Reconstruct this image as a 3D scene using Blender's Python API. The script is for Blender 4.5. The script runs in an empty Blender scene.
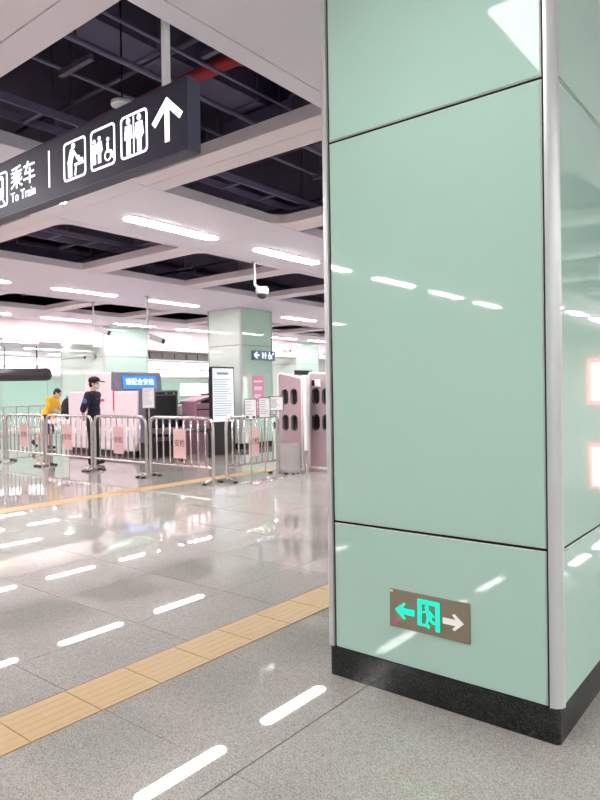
import bpy, bmesh, math, random
from mathutils import Vector, Matrix, Euler
random.seed(7)
S = bpy.context.scene
COL = S.collection
PI = math.pi

# ------------------------------------------------------------------ camera, world, exposure
H = 1.4
cam = bpy.data.cameras.new('camera')
cam.sensor_fit = 'VERTICAL'; cam.sensor_height = 36.0; cam.lens = 647.0 / 800.0 * 36.0
cam.clip_start = 0.05; cam.clip_end = 200
camo = bpy.data.objects.new('camera', cam); COL.objects.link(camo)
def cam_matrix(yaw, pitch, roll):
    f = Vector((-math.sin(yaw) * math.cos(pitch), math.cos(yaw) * math.cos(pitch), math.sin(pitch)))
    r = Vector((math.cos(yaw), math.sin(yaw), 0)); u = r.cross(f)
    r2 = math.cos(roll) * r + math.sin(roll) * u; u2 = -math.sin(roll) * r + math.cos(roll) * u
    m = Matrix((r2, u2, -f)).transposed().to_4x4(); m.translation = (0, 0, H)
    return m
camo.matrix_world = cam_matrix(math.radians(38.664), math.radians(-0.657), math.radians(-0.875))
S.camera = camo
W = bpy.data.worlds.new('world'); S.world = W; W.use_nodes = True
W.node_tree.nodes['Background'].inputs[0].default_value = (0.9, 0.93, 1.0, 1)
W.node_tree.nodes['Background'].inputs[1].default_value = 0.3
S.view_settings.view_transform = 'Standard'; S.view_settings.look = 'None'
S.view_settings.gamma = 1; S.view_settings.use_curve_mapping = False
S.view_settings.exposure = 1.0
LAMP = 38.0            # emission of the linear ceiling lights

# ------------------------------------------------------------------ materials
def s2l(c):
    c = c / 255.0
    return c / 12.92 if c <= 0.04045 else ((c + 0.055) / 1.055) ** 2.4
def rgb(r, g, b): return (s2l(r), s2l(g), s2l(b), 1)
MATS = {}
def mat(name, color, rough=0.5, metal=0.0, emit=0.0, ecol=None, var=0.06, scale=6.0, bump=0.0, alpha=1.0, trans=0.0, spec=0.5, coat=0.0):
    m = bpy.data.materials.new(name); m.use_nodes = True
    nt = m.node_tree; b = nt.nodes['Principled BSDF']
    b.inputs['Roughness'].default_value = rough; b.inputs['Metallic'].default_value = metal
    b.inputs['Specular IOR Level'].default_value = spec
    b.inputs['Coat Weight'].default_value = coat; b.inputs['Coat Roughness'].default_value = 0.03
    if var > 0:
        g = nt.nodes.new('ShaderNodeNewGeometry'); n = nt.nodes.new('ShaderNodeTexNoise')
        n.inputs['Scale'].default_value = scale; n.inputs['Detail'].default_value = 4
        nt.links.new(g.outputs['Position'], n.inputs['Vector'])
        r = nt.nodes.new('ShaderNodeMixRGB'); r.blend_type = 'MIX'
        r.inputs[1].default_value = tuple(c * (1 - var) for c in color[:3]) + (1,)
        r.inputs[2].default_value = tuple(min(1, c * (1 + var)) for c in color[:3]) + (1,)
        nt.links.new(n.outputs['Fac'], r.inputs[0]); nt.links.new(r.outputs[0], b.inputs['Base Color'])
        if bump:
            bp = nt.nodes.new('ShaderNodeBump'); bp.inputs['Strength'].default_value = bump; bp.inputs['Distance'].default_value = 0.005
            nt.links.new(n.outputs['Fac'], bp.inputs['Height']); nt.links.new(bp.outputs[0], b.inputs['Normal'])
    else:
        b.inputs['Base Color'].default_value = color
    if emit:
        b.inputs['Emission Color'].default_value = ecol or color; b.inputs['Emission Strength'].default_value = emit
    b.inputs['Alpha'].default_value = alpha; b.inputs['Transmission Weight'].default_value = trans
    MATS[name] = m
    return m
def granite(name, dark, mid, light, rough, grid=False, s=230.0):
    m = bpy.data.materials.new(name); m.use_nodes = True
    nt = m.node_tree; b = nt.nodes['Principled BSDF']; N = nt.nodes.new; Lk = nt.links.new
    g = N('ShaderNodeNewGeometry')
    v = N('ShaderNodeTexVoronoi'); v.inputs['Scale'].default_value = s; Lk(g.outputs['Position'], v.inputs['Vector'])
    n = N('ShaderNodeTexNoise'); n.inputs['Scale'].default_value = s * 0.55; n.inputs['Detail'].default_value = 3; Lk(g.outputs['Position'], n.inputs['Vector'])
    big = N('ShaderNodeTexNoise'); big.inputs['Scale'].default_value = 1.3; big.inputs['Detail'].default_value = 5; Lk(g.outputs['Position'], big.inputs['Vector'])
    sep = N('ShaderNodeSeparateColor'); Lk(v.outputs['Color'], sep.inputs[0])
    ad = N('ShaderNodeMath'); ad.operation = 'MULTIPLY_ADD'; ad.inputs[1].default_value = 0.5; Lk(sep.outputs[0], ad.inputs[0])
    hf = N('ShaderNodeMath'); hf.operation = 'MULTIPLY'; hf.inputs[1].default_value = 0.5; Lk(n.outputs['Fac'], hf.inputs[0]); Lk(hf.outputs[0], ad.inputs[2])
    cr = N('ShaderNodeValToRGB'); e = cr.color_ramp.elements
    e[0].position = 0.2; e[0].color = dark; e[1].position = 0.8; e[1].color = light
    k = e.new(0.45); k.color = mid
    Lk(ad.outputs[0], cr.inputs[0])
    mx = N('ShaderNodeMixRGB'); mx.blend_type = 'MULTIPLY'; mx.inputs[0].default_value = 0.35
    Lk(cr.outputs[0], mx.inputs[1]); Lk(big.outputs['Fac'], mx.inputs[2])
    out = mx.outputs[0]
    if grid:
        sp = N('ShaderNodeSeparateXYZ'); Lk(g.outputs['Position'], sp.inputs[0]); prev = None
        for ax, off, p in ((0, 1.68, 0.81), (1, -1.683, 0.768)):
            a = N('ShaderNodeMath'); a.operation = 'ADD'; a.inputs[1].default_value = off + 81 * p; Lk(sp.outputs[ax], a.inputs[0])
            f = N('ShaderNodeMath'); f.operation = 'FLOORED_MODULO'; f.inputs[1].default_value = p; Lk(a.outputs[0], f.inputs[0])
            l = N('ShaderNodeMath'); l.operation = 'LESS_THAN'; l.inputs[1].default_value = 0.006; Lk(f.outputs[0], l.inputs[0])
            if prev:
                q = N('ShaderNodeMath'); q.operation = 'MAXIMUM'; Lk(prev.outputs[0], q.inputs[0]); Lk(l.outputs[0], q.inputs[1]); l = q
            prev = l
        mg = N('ShaderNodeMixRGB'); mg.inputs[2].default_value = rgb(95, 92, 86); Lk(prev.outputs[0], mg.inputs[0]); Lk(out, mg.inputs[1]); out = mg.outputs[0]
    Lk(out, b.inputs['Base Color'])
    b.inputs['Roughness'].default_value = rough
    MATS[name] = m
    return m
granite('granite', rgb(132, 130, 122), rgb(184, 181, 172), rgb(216, 213, 204), 0.018, s=300)
granite('granite_far', rgb(132, 130, 122), rgb(184, 181, 172), rgb(216, 213, 204), 0.018, True, s=300)
granite('black_granite', rgb(12, 14, 14), rgb(22, 25, 24), rgb(58, 63, 60), 0.14, s=180)
mat('grout', rgb(62, 59, 54), 0.9, var=0.3, scale=3)
mat('tactile', rgb(192, 160, 106), 0.42, var=0.08, scale=9)
mat('glass_green', rgb(180, 214, 199), 0.03, var=0.015, scale=1.5, spec=0.48)
mat('glass_pale', rgb(206, 224, 212), 0.04, var=0.015, scale=1.5, spec=0.6)
mat('bead', rgb(225, 232, 228), 0.4, 0.0, var=0.02)
mat('aluminium', rgb(205, 207, 206), 0.38, 0.35, var=0.02)
mat('black_gap', rgb(18, 18, 18), 0.8, var=0.1)
mat('ceiling_white', rgb(236, 228, 242), 0.55, var=0.015, scale=2)
mat('beam_white', rgb(240, 226, 234), 0.5, var=0.015, scale=2)
mat('fascia_white', rgb(240, 233, 232), 0.4, var=0.015)
mat('void', rgb(76, 68, 92), 0.9, var=0.3, scale=1.5)
mat('duct', rgb(116, 110, 142), 0.6, 0.2, var=0.15, scale=3)
mat('duct_pale', rgb(150, 138, 144), 0.5, 0.2, var=0.1, scale=3)
mat('pipe_dark', rgb(84, 76, 98), 0.5, 0.2, var=0.15)
mat('red_pipe', rgb(176, 40, 48), 0.5, var=0.1)
mat('wall_pale', rgb(226, 230, 224), 0.4, var=0.02)
mat('wall_green', rgb(178, 216, 200), 0.08, var=0.03)
mat('steel', rgb(205, 198, 196), 0.25, 0.9, var=0.05, scale=12)
mat('steel_dark', rgb(120, 118, 116), 0.3, 0.9, var=0.05)
mat('rubber', rgb(24, 23, 24), 0.7, var=0.15)
mat('plate_pink', rgb(222, 186, 184), 0.4, var=0.04)
mat('ink_red', rgb(120, 50, 55), 0.5, var=0.05)
mat('ink_dark', rgb(60, 62, 66), 0.6, var=0.05)
mat('ink_grey', rgb(150, 152, 156), 0.6, var=0.05)
mat('white_plastic', rgb(238, 236, 236), 0.35, var=0.02)
mat('camera_shell', rgb(186, 186, 188), 0.45, var=0.03)
mat('machine_white', rgb(244, 232, 236), 0.35, var=0.02)
mat('machine_grey', rgb(104, 106, 120), 0.45, var=0.05)
mat('machine_base', rgb(40, 36, 42), 0.6, var=0.1)
mat('red_line', rgb(226, 70, 96), 0.4, var=0.04)
mat('curtain', rgb(20, 20, 24), 0.55, var=0.15)
mat('screen_blue', rgb(20, 110, 220), 0.3, emit=0.42, var=0)
mat('screen_text', rgb(245, 250, 255), 0.3, emit=0.6, var=0)
mat('screen_white', rgb(216, 224, 240), 0.2, emit=0.22, var=0)
mat('sign_black', rgb(35, 31, 58), 0.55, var=0.06)
mat('sign_edge', rgb(72, 72, 92), 0.5, 0.1, var=0.06)
mat('icon_white', (1, 1, 1, 1), 0.4, emit=0.9, ecol=(0.90, 0.88, 1.0, 1), var=0)
mat('exit_plate', rgb(150, 140, 120), 0.36, 0.6, var=0.06, scale=30)
mat('exit_green', rgb(0, 120, 90), 0.4, emit=0.52, ecol=(0.0, 1.0, 0.62, 1), var=0)
mat('exit_grey', rgb(228, 226, 222), 0.4, emit=0.16, var=0)
mat('lamp_cool', (1, 1, 1, 1), 0.5, emit=LAMP, ecol=(1.0, 0.985, 0.985, 1), var=0)
mat('lamp_haze_pink', (1, 1, 1, 1), 0.5, emit=LAMP * 0.66, ecol=(1.0, 0.84, 0.885, 1), var=0)  # far lamps tinted to stand in for a pink haze over that side
mat('lamp_low', (1, 1, 1, 1), 0.5, emit=LAMP * 0.42, ecol=(1.0, 0.93, 0.94, 1), var=0)
mat('lightbox', (1, 1, 1, 1), 0.4, emit=1.0, ecol=(1.0, 0.975, 0.965, 1), var=0)
mat('ad_glow', rgb(255, 250, 250), 0.3, emit=5, var=0)
mat('ad_frame', rgb(240, 120, 116), 0.4, emit=2.2, var=0)
mat('gate_pink', rgb(200, 176, 182), 0.3, 0.45, var=0.05, scale=4)
mat('poster_pink', rgb(240, 150, 190), 0.4, var=0.03)
mat('dir_blue', rgb(92, 116, 150), 0.35, var=0.04)
mat('clear_plastic', rgb(225, 228, 226), 0.12, var=0.03, alpha=0.28)
mat('skin', rgb(222, 172, 148), 0.55, var=0.04)
mat('hair', rgb(24, 20, 22), 0.6, var=0.2, scale=60)
mat('navy', rgb(26, 27, 44), 0.8, var=0.15, scale=20)
mat('navy_trouser', rgb(24, 22, 30), 0.8, var=0.15, scale=20)
mat('patch_blue', rgb(82, 104, 176), 0.7, var=0.08)
mat('mask_blue', rgb(180, 214, 220), 0.8, var=0.04)
mat('yellow_cloth', rgb(246, 196, 44), 0.8, var=0.08, scale=14)
mat('short_dark', rgb(64, 44, 52), 0.8, var=0.1)
mat('eye_dark', rgb(20, 16, 16), 0.3, var=0)
mat('bag_black', rgb(26, 24, 28), 0.7, var=0.15, scale=20)
mat('drum_black', rgb(52, 50, 54), 0.5, var=0.15)
mat('desk_pink', rgb(186, 142, 160), 0.4, var=0.05)
mat('desk_dark', rgb(30, 26, 30), 0.55, var=0.1)
mat('cable', rgb(30, 28, 30), 0.7, var=0.1)
mat('exit_lamp_green', rgb(150, 230, 150), 0.4, emit=1.5, var=0)
mat('grille', rgb(170, 168, 166), 0.5, 0.3, var=0.05)

# ------------------------------------------------------------------ helpers
class MB:
    def __init__(s): s.v = []; s.f = []
    def add(s, v, f):
        o = len(s.v); s.v += [tuple(p) for p in v]; s.f += [tuple(i + o for i in q) for q in f]; return s
    def box(s, x0, x1, y0, y1, z0, z1):
        v = [(x, y, z) for z in (z0, z1) for y in (y0, y1) for x in (x0, x1)]
        return s.add(v, [(0, 2, 3, 1), (4, 5, 7, 6), (0, 1, 5, 4), (2, 6, 7, 3), (0, 4, 6, 2), (1, 3, 7, 5)])
    def rect(s, x0, x1, y0, y1, z, up=True):
        v = [(x0, y0, z), (x1, y0, z), (x1, y1, z), (x0, y1, z)]
        return s.add(v, [(0, 1, 2, 3) if up else (3, 2, 1, 0)])
    def prism(s, pts, z0, z1):                     # pts counter-clockwise in XY
        n = len(pts)
        v = [(x, y, z0) for x, y in pts] + [(x, y, z1) for x, y in pts]
        f = [tuple(range(n - 1, -1, -1)), tuple(range(n, 2 * n))] + [(i, (i + 1) % n, n + (i + 1) % n, n + i) for i in range(n)]
        return s.add(v, f)
    def tube(s, path, r, seg=10, caps=True):
        path = [Vector(p) for p in path]; rings = []; n = len(path)
        rr = r if isinstance(r, (list, tuple)) else [r] * n
        t0 = (path[1] - path[0]).normalized()
        a = Vector((0, 0, 1)) if abs(t0.z) < 0.9 else Vector((1, 0, 0))
        nrm = t0.cross(a).normalized()
        for i, p in enumerate(path):
            t = (path[min(i + 1, n - 1)] - path[max(i - 1, 0)]).normalized()
            nrm = (nrm - t * nrm.dot(t)).normalized(); b = t.cross(nrm)
            rings.append([p + rr[i] * (math.cos(k * 2 * PI / seg) * nrm + math.sin(k * 2 * PI / seg) * b) for k in range(seg)])
        v = [q for r_ in rings for q in r_]
        f = [(i * seg + k, i * seg + (k + 1) % seg, (i + 1) * seg + (k + 1) % seg, (i + 1) * seg + k) for i in range(n - 1) for k in range(seg)]
        if caps: f += [tuple(range(seg - 1, -1, -1)), tuple((n - 1) * seg + k for k in range(seg))]
        return s.add(v, f)
    def lathe(s, prof, seg=24, c=(0, 0, 0)):       # prof [(r, z)] bottom to top
        v = []; f = []; n = len(prof)
        for r, z in prof:
            for k in range(seg): v.append((c[0] + r * math.cos(2 * PI * k / seg), c[1] + r * math.sin(2 * PI * k / seg), c[2] + z))
        for i in range(n - 1):
            for k in range(seg): f.append((i * seg + k, i * seg + (k + 1) % seg, (i + 1) * seg + (k + 1) % seg, (i + 1) * seg + k))
        f += [tuple(range(seg - 1, -1, -1)), tuple((n - 1) * seg + k for k in range(seg))]
        return s.add(v, f)
    def ell(s, c, r, seg=16, rings=10, M=None):
        v = []; f = []
        for i in range(rings + 1):
            th = PI * i / rings
            for k in range(seg):
                p = Vector((r[0] * math.sin(th) * math.cos(2 * PI * k / seg), r[1] * math.sin(th) * math.sin(2 * PI * k / seg), -r[2] * math.cos(th)))
                if M: p = M @ p
                v.append(p + Vector(c))
        for i in range(rings):
            for k in range(seg): f.append((i * seg + k, i * seg + (k + 1) % seg, (i + 1) * seg + (k + 1) % seg, (i + 1) * seg + k))
        return s.add(v, f)
    def mesh(s, name):
        m = bpy.data.meshes.new(name); m.from_pydata([tuple(p) for p in s.v], [], s.f); m.update(); return m
    def build(s, name, m, parent=None, smooth=False, bevel=0.0, loc=None, rot=None):
        return obj(name, s.mesh(name), m, parent, smooth, bevel, loc, rot)
def obj(name, me, m, parent=None, smooth=False, bevel=0.0, loc=None, rot=None):
    o = bpy.data.objects.new(name, me); COL.objects.link(o)
    if m is not None and not me.materials: me.materials.append(MATS[m])
    if parent is not None: o.parent = parent
    if smooth:
        for p in me.polygons: p.use_smooth = True
    if bevel:
        b = o.modifiers.new('bevel', 'BEVEL'); b.width = bevel; b.segments = 2; b.limit_method = 'ANGLE'
        b.angle_limit = math.radians(40)
    if loc: o.location = loc
    if rot: o.rotation_euler = rot
    return o
def smooth_by_angle(o, ang=40):
    me = o.data
    for p in me.polygons: p.use_smooth = True
    bm = bmesh.new(); bm.from_mesh(me)
    for e in bm.edges:
        if len(e.link_faces) == 2 and e.calc_face_angle(0) > math.radians(ang): e.smooth = False
    bm.to_mesh(me); bm.free()
    return o
def tag(o, label, cat, group=None):
    o['label'] = label; o['category'] = cat
    if group: o['group'] = group
    return o
def thing(name, label, cat, loc=(0, 0, 0), rz=0.0, group=None):
    o = bpy.data.objects.new(name, None); COL.objects.link(o); o.empty_display_size = 0.1
    o.location = loc; o.rotation_euler = (0, 0, rz)
    return tag(o, label, cat, group)
def struct(o): o['kind'] = 'structure'; return o
def copy_tree(o, parent=None):
    c = o.copy(); COL.objects.link(c)
    if parent is not None: c.parent = parent
    for ch in [x for x in bpy.data.objects if x.parent == o]: copy_tree(ch, c)
    return c
def bake(o):
    dg = bpy.context.evaluated_depsgraph_get(); dg.update()
    me = bpy.data.meshes.new_from_object(o.evaluated_get(dg))
    d = o.data; bpy.data.objects.remove(o)
    return me
def stand(me, loc=(0, 0, 0), facing='-y'):
    """mesh drawn in XY stands up: x stays across, y becomes z; front looks to -Y (or +X)"""
    M = Matrix.Rotation(PI / 2, 4, 'X')
    if facing == '+x': M = Matrix.Rotation(PI / 2, 4, 'Z') @ M
    me.transform(Matrix.Translation(loc) @ M); return me
def text_mesh(body, size, depth=0.002, align='CENTER', xs=1.0):
    c = bpy.data.curves.new('lettering', 'FONT'); c.body = body; c.size = size; c.extrude = depth
    c.align_x = align; c.align_y = 'CENTER'; c.resolution_u = 3
    o = bpy.data.objects.new('lettering', c); COL.objects.link(o); bpy.context.view_layer.update()
    me = bake(o); me.materials.clear(); me.transform(Matrix.Diagonal((xs, 1, 1, 1)))
    return me
def shape2d(loops, depth):
    """flat plate with holes: closed loops of (x, y), filled even-odd, thickness 2*depth"""
    c = bpy.data.curves.new('shape', 'CURVE'); c.dimensions = '2D'; c.fill_mode = 'BOTH'; c.extrude = depth
    for lp in loops:
        sp = c.splines.new('POLY'); sp.points.add(len(lp) - 1)
        for i, (x, y) in enumerate(lp): sp.points[i].co = (x, y, 0, 1)
        sp.use_cyclic_u = True
    o = bpy.data.objects.new('shape', c); COL.objects.link(o); bpy.context.view_layer.update()
    me = bake(o); me.materials.clear()
    return me
def rrect(x0, x1, y0, y1, r, n=5):
    p = []
    for cx, cy, a in ((x1 - r, y0 + r, -PI / 2), (x1 - r, y1 - r, 0), (x0 + r, y1 - r, PI / 2), (x0 + r, y0 + r, PI)):
        for i in range(n + 1): p.append((cx + r * math.cos(a + PI / 2 * i / n), cy + r * math.sin(a + PI / 2 * i / n)))
    return p
def circ(x, y, r, n=14): return [(x + r * math.cos(2 * PI * i / n), y + r * math.sin(2 * PI * i / n)) for i in range(n)]
def bar2(x0, y0, x1, y1, w):
    d = Vector((x1 - x0, y1 - y0)).normalized(); n = Vector((-d.y, d.x)) * w / 2
    return [(x0 - n.x, y0 - n.y), (x1 - n.x, y1 - n.y), (x1 + n.x, y1 + n.y), (x0 + n.x, y0 + n.y)]
def join_meshes(name, mes):
    mb = MB()
    for me in mes: mb.add([v.co[:] for v in me.vertices], [tuple(p.vertices) for p in me.polygons])
    return mb.mesh(name)

# ------------------------------------------------------------------ floor
TX0, TX1, TY0 = -9.60, 0.75, 0.915
YE = [TY0 + 0.768 * k for k in range(12)]; TY1 = YE[-1]
fl = MB()
X0, X1, Y0, Y1 = -26.0, 14.5, -14.0, 27.0
fl.rect(X0, X1, Y0, TY0, 0).rect(X0, X1, TY1, Y1, 0).rect(X0, TX0, TY0, TY1, 0).rect(TX1, X1, TY0, TY1, 0)
floor = struct(fl.build('floor', 'granite_far'))
bed = MB(); bed.rect(TX0, TX1, TY0, TY1, -0.005)
bed.build('joint_bed', 'grout', floor)
XE = [0.75, -0.06, -1.68, -2.49], [-2.80, -3.28, -4.09, -4.90, -5.71, -6.52, -7.33, -7.70], [-7.98, -8.79, -9.60]
tile_mesh = {}
for cols in XE:
    for a, b in zip(cols[:-1], cols[1:]):
        gl, gr = [.0034 if abs(q + 1.68) < .01 else .0016 for q in (b, a)]; w = round(a - b, 3); gy = .0007 if a > -1.6 else .0013 if a > -2 else .0019; key = (w, gl, gr, gy)
        if key not in tile_mesh:
            me = MB().box(-w / 2 + gl, w / 2 - gr, -.384 + gy, .384 - gy, -0.006, 0).mesh('tile')
            me.materials.append(MATS['granite']); tile_mesh[key] = me
        for y in YE[:-1]:
            obj('tile', tile_mesh[key], None, floor, loc=((a + b) / 2, y + .384, random.uniform(-.0004, .0004)))
# tactile guiding strips: each tile has low ribs along the walking direction
tt = MB(); tt.box(-.149, .149, -.164, .164, -.006, .001)
for k in range(5):
    x = -.108 + k * .054; tt.box(x - .013, x + .013, -.161, .161, .001, .0018)
ttm = tt.mesh('tactile_tile'); ttm.materials.append(MATS['tactile'])
for xc, ya, yb in ((-2.645, 0.9, 9.3), (-7.84, 1.0, 9.3)):
    y = ya + .165 + (0.11 if xc > -3 else 0)
    y_first = y - .166
    while y + .165 < TY1:
        obj('tactile_tile', ttm, None, floor, loc=(xc, y, 0)); y += .332
    for p, q in ((TY0, y_first), (y - .166, TY1)):          # cut tiles at both ends
        if q - p > .01: MB().box(xc - .149, xc + .149, p + .002, q - .002, -.006, .001).build('tactile_tile', 'tactile', floor)

# ------------------------------------------------------------------ ceiling
ZC, TH = 3.55, 0.11
ceil = struct(MB().rect(X0, X1, Y0, Y1, 5.0, False).build('ceiling', 'void'))
BANDS = [(-2.92, 0.26), (-7.28, -5.38), (-12.97, -9.78), (-17.15, -14.99), (2.70, 4.62), (7.12, 10.30), (12.3, 14.5)]
GAPS = [(-5.38, -2.92), (-9.78, -7.28), (-14.99, -12.97), (0.26, 2.70), (4.62, 7.12), (10.30, 12.3)]
PB, Y00 = 2.29, 1.97                 # beam pitch, a beam centre line
KS = range(-6, 11)
far_white = MB()
for bi, (a, b) in enumerate(BANDS):
    for k in KS:
        y0, y1 = Y00 + PB * k + .003, Y00 + PB * (k + 1) - .003
        y0, y1 = max(y0, Y0), min(y1, Y1)
        if y1 - y0 < .1: continue
        e = 0.15
        seen = bi < 4 and -1 <= k <= 8
        pcs = [(a + e + .004, b - e - .004, ZC, 'ceiling_panel'), (a, a + e, ZC - .004, 'edge_trim'), (b - e, b, ZC - .004, 'edge_trim')]
        for p, q, z, nm in pcs:
            mb = MB() if seen else far_white
            mb.box(p, q, y0, y1, z, ZC + TH)
            if seen: mb.build(nm, 'ceiling_white', ceil)
def beam_half(a, b, yin, yout, ra, rb):
    """plan outline of half a cross beam; ra, rb round the inside corner where it meets the band"""
    s = 1 if yout > yin else -1; n = 6; pts = [(b, yin)]
    if rb: pts += [(b - rb + rb * math.cos(t), yout + s * rb - s * rb * math.sin(t)) for t in [PI / 2 * i / n for i in range(n + 1)]]
    else: pts += [(b, yout)]
    if ra: pts += [(a + ra - ra * math.sin(t), yout + s * ra - s * ra * math.cos(t)) for t in [PI / 2 * i / n for i in range(n + 1)]]
    else: pts += [(a, yout)]
    pts += [(a, yin)]
    return pts[::-1] if s < 0 else pts
for gi, (a, b) in enumerate(GAPS):
    for k in range(-6, 12):
        yc = Y00 + PB * k
        if yc < Y0 + .5 or yc > Y1 - .5: continue
        seen = gi < 3 and -1 <= k <= 9
        for yin, yout in ((yc - .004, yc - .21), (yc + .004, yc + .21)):
            mb = MB() if seen else far_white
            lo = yout < yin
            ra = .2 if gi == 0 and lo else 0; rb = .2 if gi in (1, 2) and not lo else (.2 if gi > 2 else 0)
            mb.prism(beam_half(a, b, yin, yout, ra, rb), ZC, ZC + TH)
            if seen: mb.build('cross_beam', 'beam_white', ceil)
o = far_white.build('panel_field', 'ceiling_white', ceil); o['kind'] = 'stuff'

# linear lights with round ends, flush in the bands
def capsule2(w, l, n=8):
    r = w / 2; p = []
    for i in range(n + 1): p.append((r * math.cos(PI * i / n), l / 2 - r + r * math.sin(PI * i / n)))
    for i in range(n + 1): p.append((r * math.cos(PI + PI * i / n), -l / 2 + r + r * math.sin(PI + PI * i / n)))
    return p
lf = MB().prism(capsule2(.235, 1.535), -.010, -.0005).mesh('rim'); lf.materials.append(MATS['ceiling_white'])
LD = {}
for nm in ('lamp_cool', 'lamp_haze_pink', 'lamp_low'):
    LD[nm] = MB().prism(capsule2(.205, 1.505), -.016, -.010).mesh('diffuser'); LD[nm].materials.append(MATS[nm])
ROWS = [(-6.50, 'lamp_cool', 'round-ended linear light in the ceiling band beside the hanging sign', 'lights of the ceiling band beside the hanging sign'),
        (-11.80, 'lamp_haze_pink', 'round-ended linear light in the wide ceiling band above the security scanner', 'lights of the ceiling band above the scanner'),
        (-16.35, 'lamp_haze_pink', 'round-ended linear light beside the white bulkhead of the far side', 'lights of the ceiling band along the bulkhead'),
        (3.80, 'lamp_cool', 'round-ended linear light beyond the near green column', 'lights beyond the near column'),
        (9.10, 'lamp_cool', 'round-ended linear light near the wall beyond the near column', 'lights of the outer band beyond the near column')]
for x, lm, lab, grp in ROWS:
    for k in range(-6, 10):
        y = 7.71 + 2.355 * (k - 2)
        if x == -6.50: y = 5.56 + 2.31 * (k - 1)
        if y < Y0 + 1 or y > Y1 - 1: continue
        if x == -11.80 and 10.8 < y < 13.8: continue
        t = thing('ceiling_light', lab, 'ceiling light', (x, y, ZC), 0, grp)
        obj('rim', lf, None, t); obj('diffuser', LD[lm], None, t)
# square luminous panel of the column band (seen mirrored in the column's glass)
t = thing('ceiling_light', 'broad luminous ceiling panel in front of the near green column', 'ceiling light', (-1.15, 0.85, ZC))
MB().prism(rrect(-.32, .32, -.8, .8, .06), -.010, -.0005).build('rim', 'ceiling_white', t)
mat('lamp_panel', (1, 1, 1, 1), 0.5, emit=6.0, ecol=(1, .99, .98, 1), var=0)
MB().prism(rrect(-.30, .30, -.78, .78, .05), -.016, -.010).build('diffuser', 'lamp_panel', t)

# ------------------------------------------------------------------ walls and the lower zone on the far side
wl = struct(MB().box(X0 - .2, X0, Y0, Y1, 0, 5.0).build('wall_left', 'wall_pale'))
gp = MB().box(0, .03, -.985, .985, .12, 2.18).mesh('panel'); gp.materials.append(MATS['wall_green'])
for k in range(12):
    obj('panel', gp, None, wl, loc=(X0, 4.0 + k * 2.0, 0))
struct(MB().box(X0, X1, Y1, Y1 + .2, 0, 5.0).build('wall_back', 'wall_pale'))
struct(MB().box(X0, X1, Y0 - .2, Y0, 0, 5.0).build('wall_front', 'wall_pale'))
struct(MB().box(X1, X1 + .2, Y0, Y1, 0, 5.0).build('wall_right', 'wall_green'))
t1 = struct(MB().box(-17.40, -17.16, Y0, 11.79, 2.95, 3.66).build('trim_1', 'fascia_white'))
MB().box(-17.40, -17.16, 13.52, 21.19, 2.88, 3.66).build('bulkhead_panel', 'fascia_white', t1)
MB().box(-17.40, -17.16, 22.83, Y1, 2.88, 3.66).build('bulkhead_panel', 'fascia_white', t1)
MB().box(X0, -17.41, Y0, Y1, 3.10, 3.2).build('lower_ceiling', 'ceiling_white', ceil)
for k in range(11):
    t = thing('light_box', 'long bright white light box above the green panels of the far wall', 'light box', (X0, 4.0 + k * 2.0, 0), 0, 'light boxes along the far wall')
    MB().box(.01, .12, -.995, .995, 2.26, 3.08).build('case', 'white_plastic', t)
    MB().box(.12, .135, -.985, .985, 2.36, 2.62).build('lit_panel', 'lightbox', t)
    MB().box(.12, .135, -.985, .985, 2.72, 3.04).build('lit_panel', 'lightbox', t)
for x in (-19.2, -21.6, -24.0):
    for k in range(10):
        t = thing('ceiling_light', 'round-ended linear light in the low ceiling beyond the bulkhead', 'ceiling light', (x, 3.0 + k * 2.35, 3.10), 0, 'lights of the low ceiling')
        obj('rim', lf, None, t); obj('diffuser', LD['lamp_low'], None, t)
t = thing('advert_board', 'bright white advert board on the green far wall behind the scanner', 'advert', (X0 + .03, 23.4, 1.65))
MB().box(.002, .05, -.98, .98, -.34, .34).build('frame', 'white_plastic', t); MB().box(.05, .06, -.95, .95, -.31, .31).build('lit_panel', 'lightbox', t)
t = thing('ventilation_grille', 'grey louvred ventilation grille under the white bulkhead', 'grille', (-17.9, 16.0, 2.66))
for k in range(9):
    MB().box(-.05, .02, -2.4 + k * .55, -1.9 + k * .55, .0, .20).build('louvre', 'grille', t)
MB().box(-.06, -.05, -2.45, 2.55, -.02, .22).build('frame', 'steel_dark', t)
MB().box(-.10, -.06, -2.45, 2.55, .22, .44).build('bracket', 'fascia_white', t)

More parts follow.
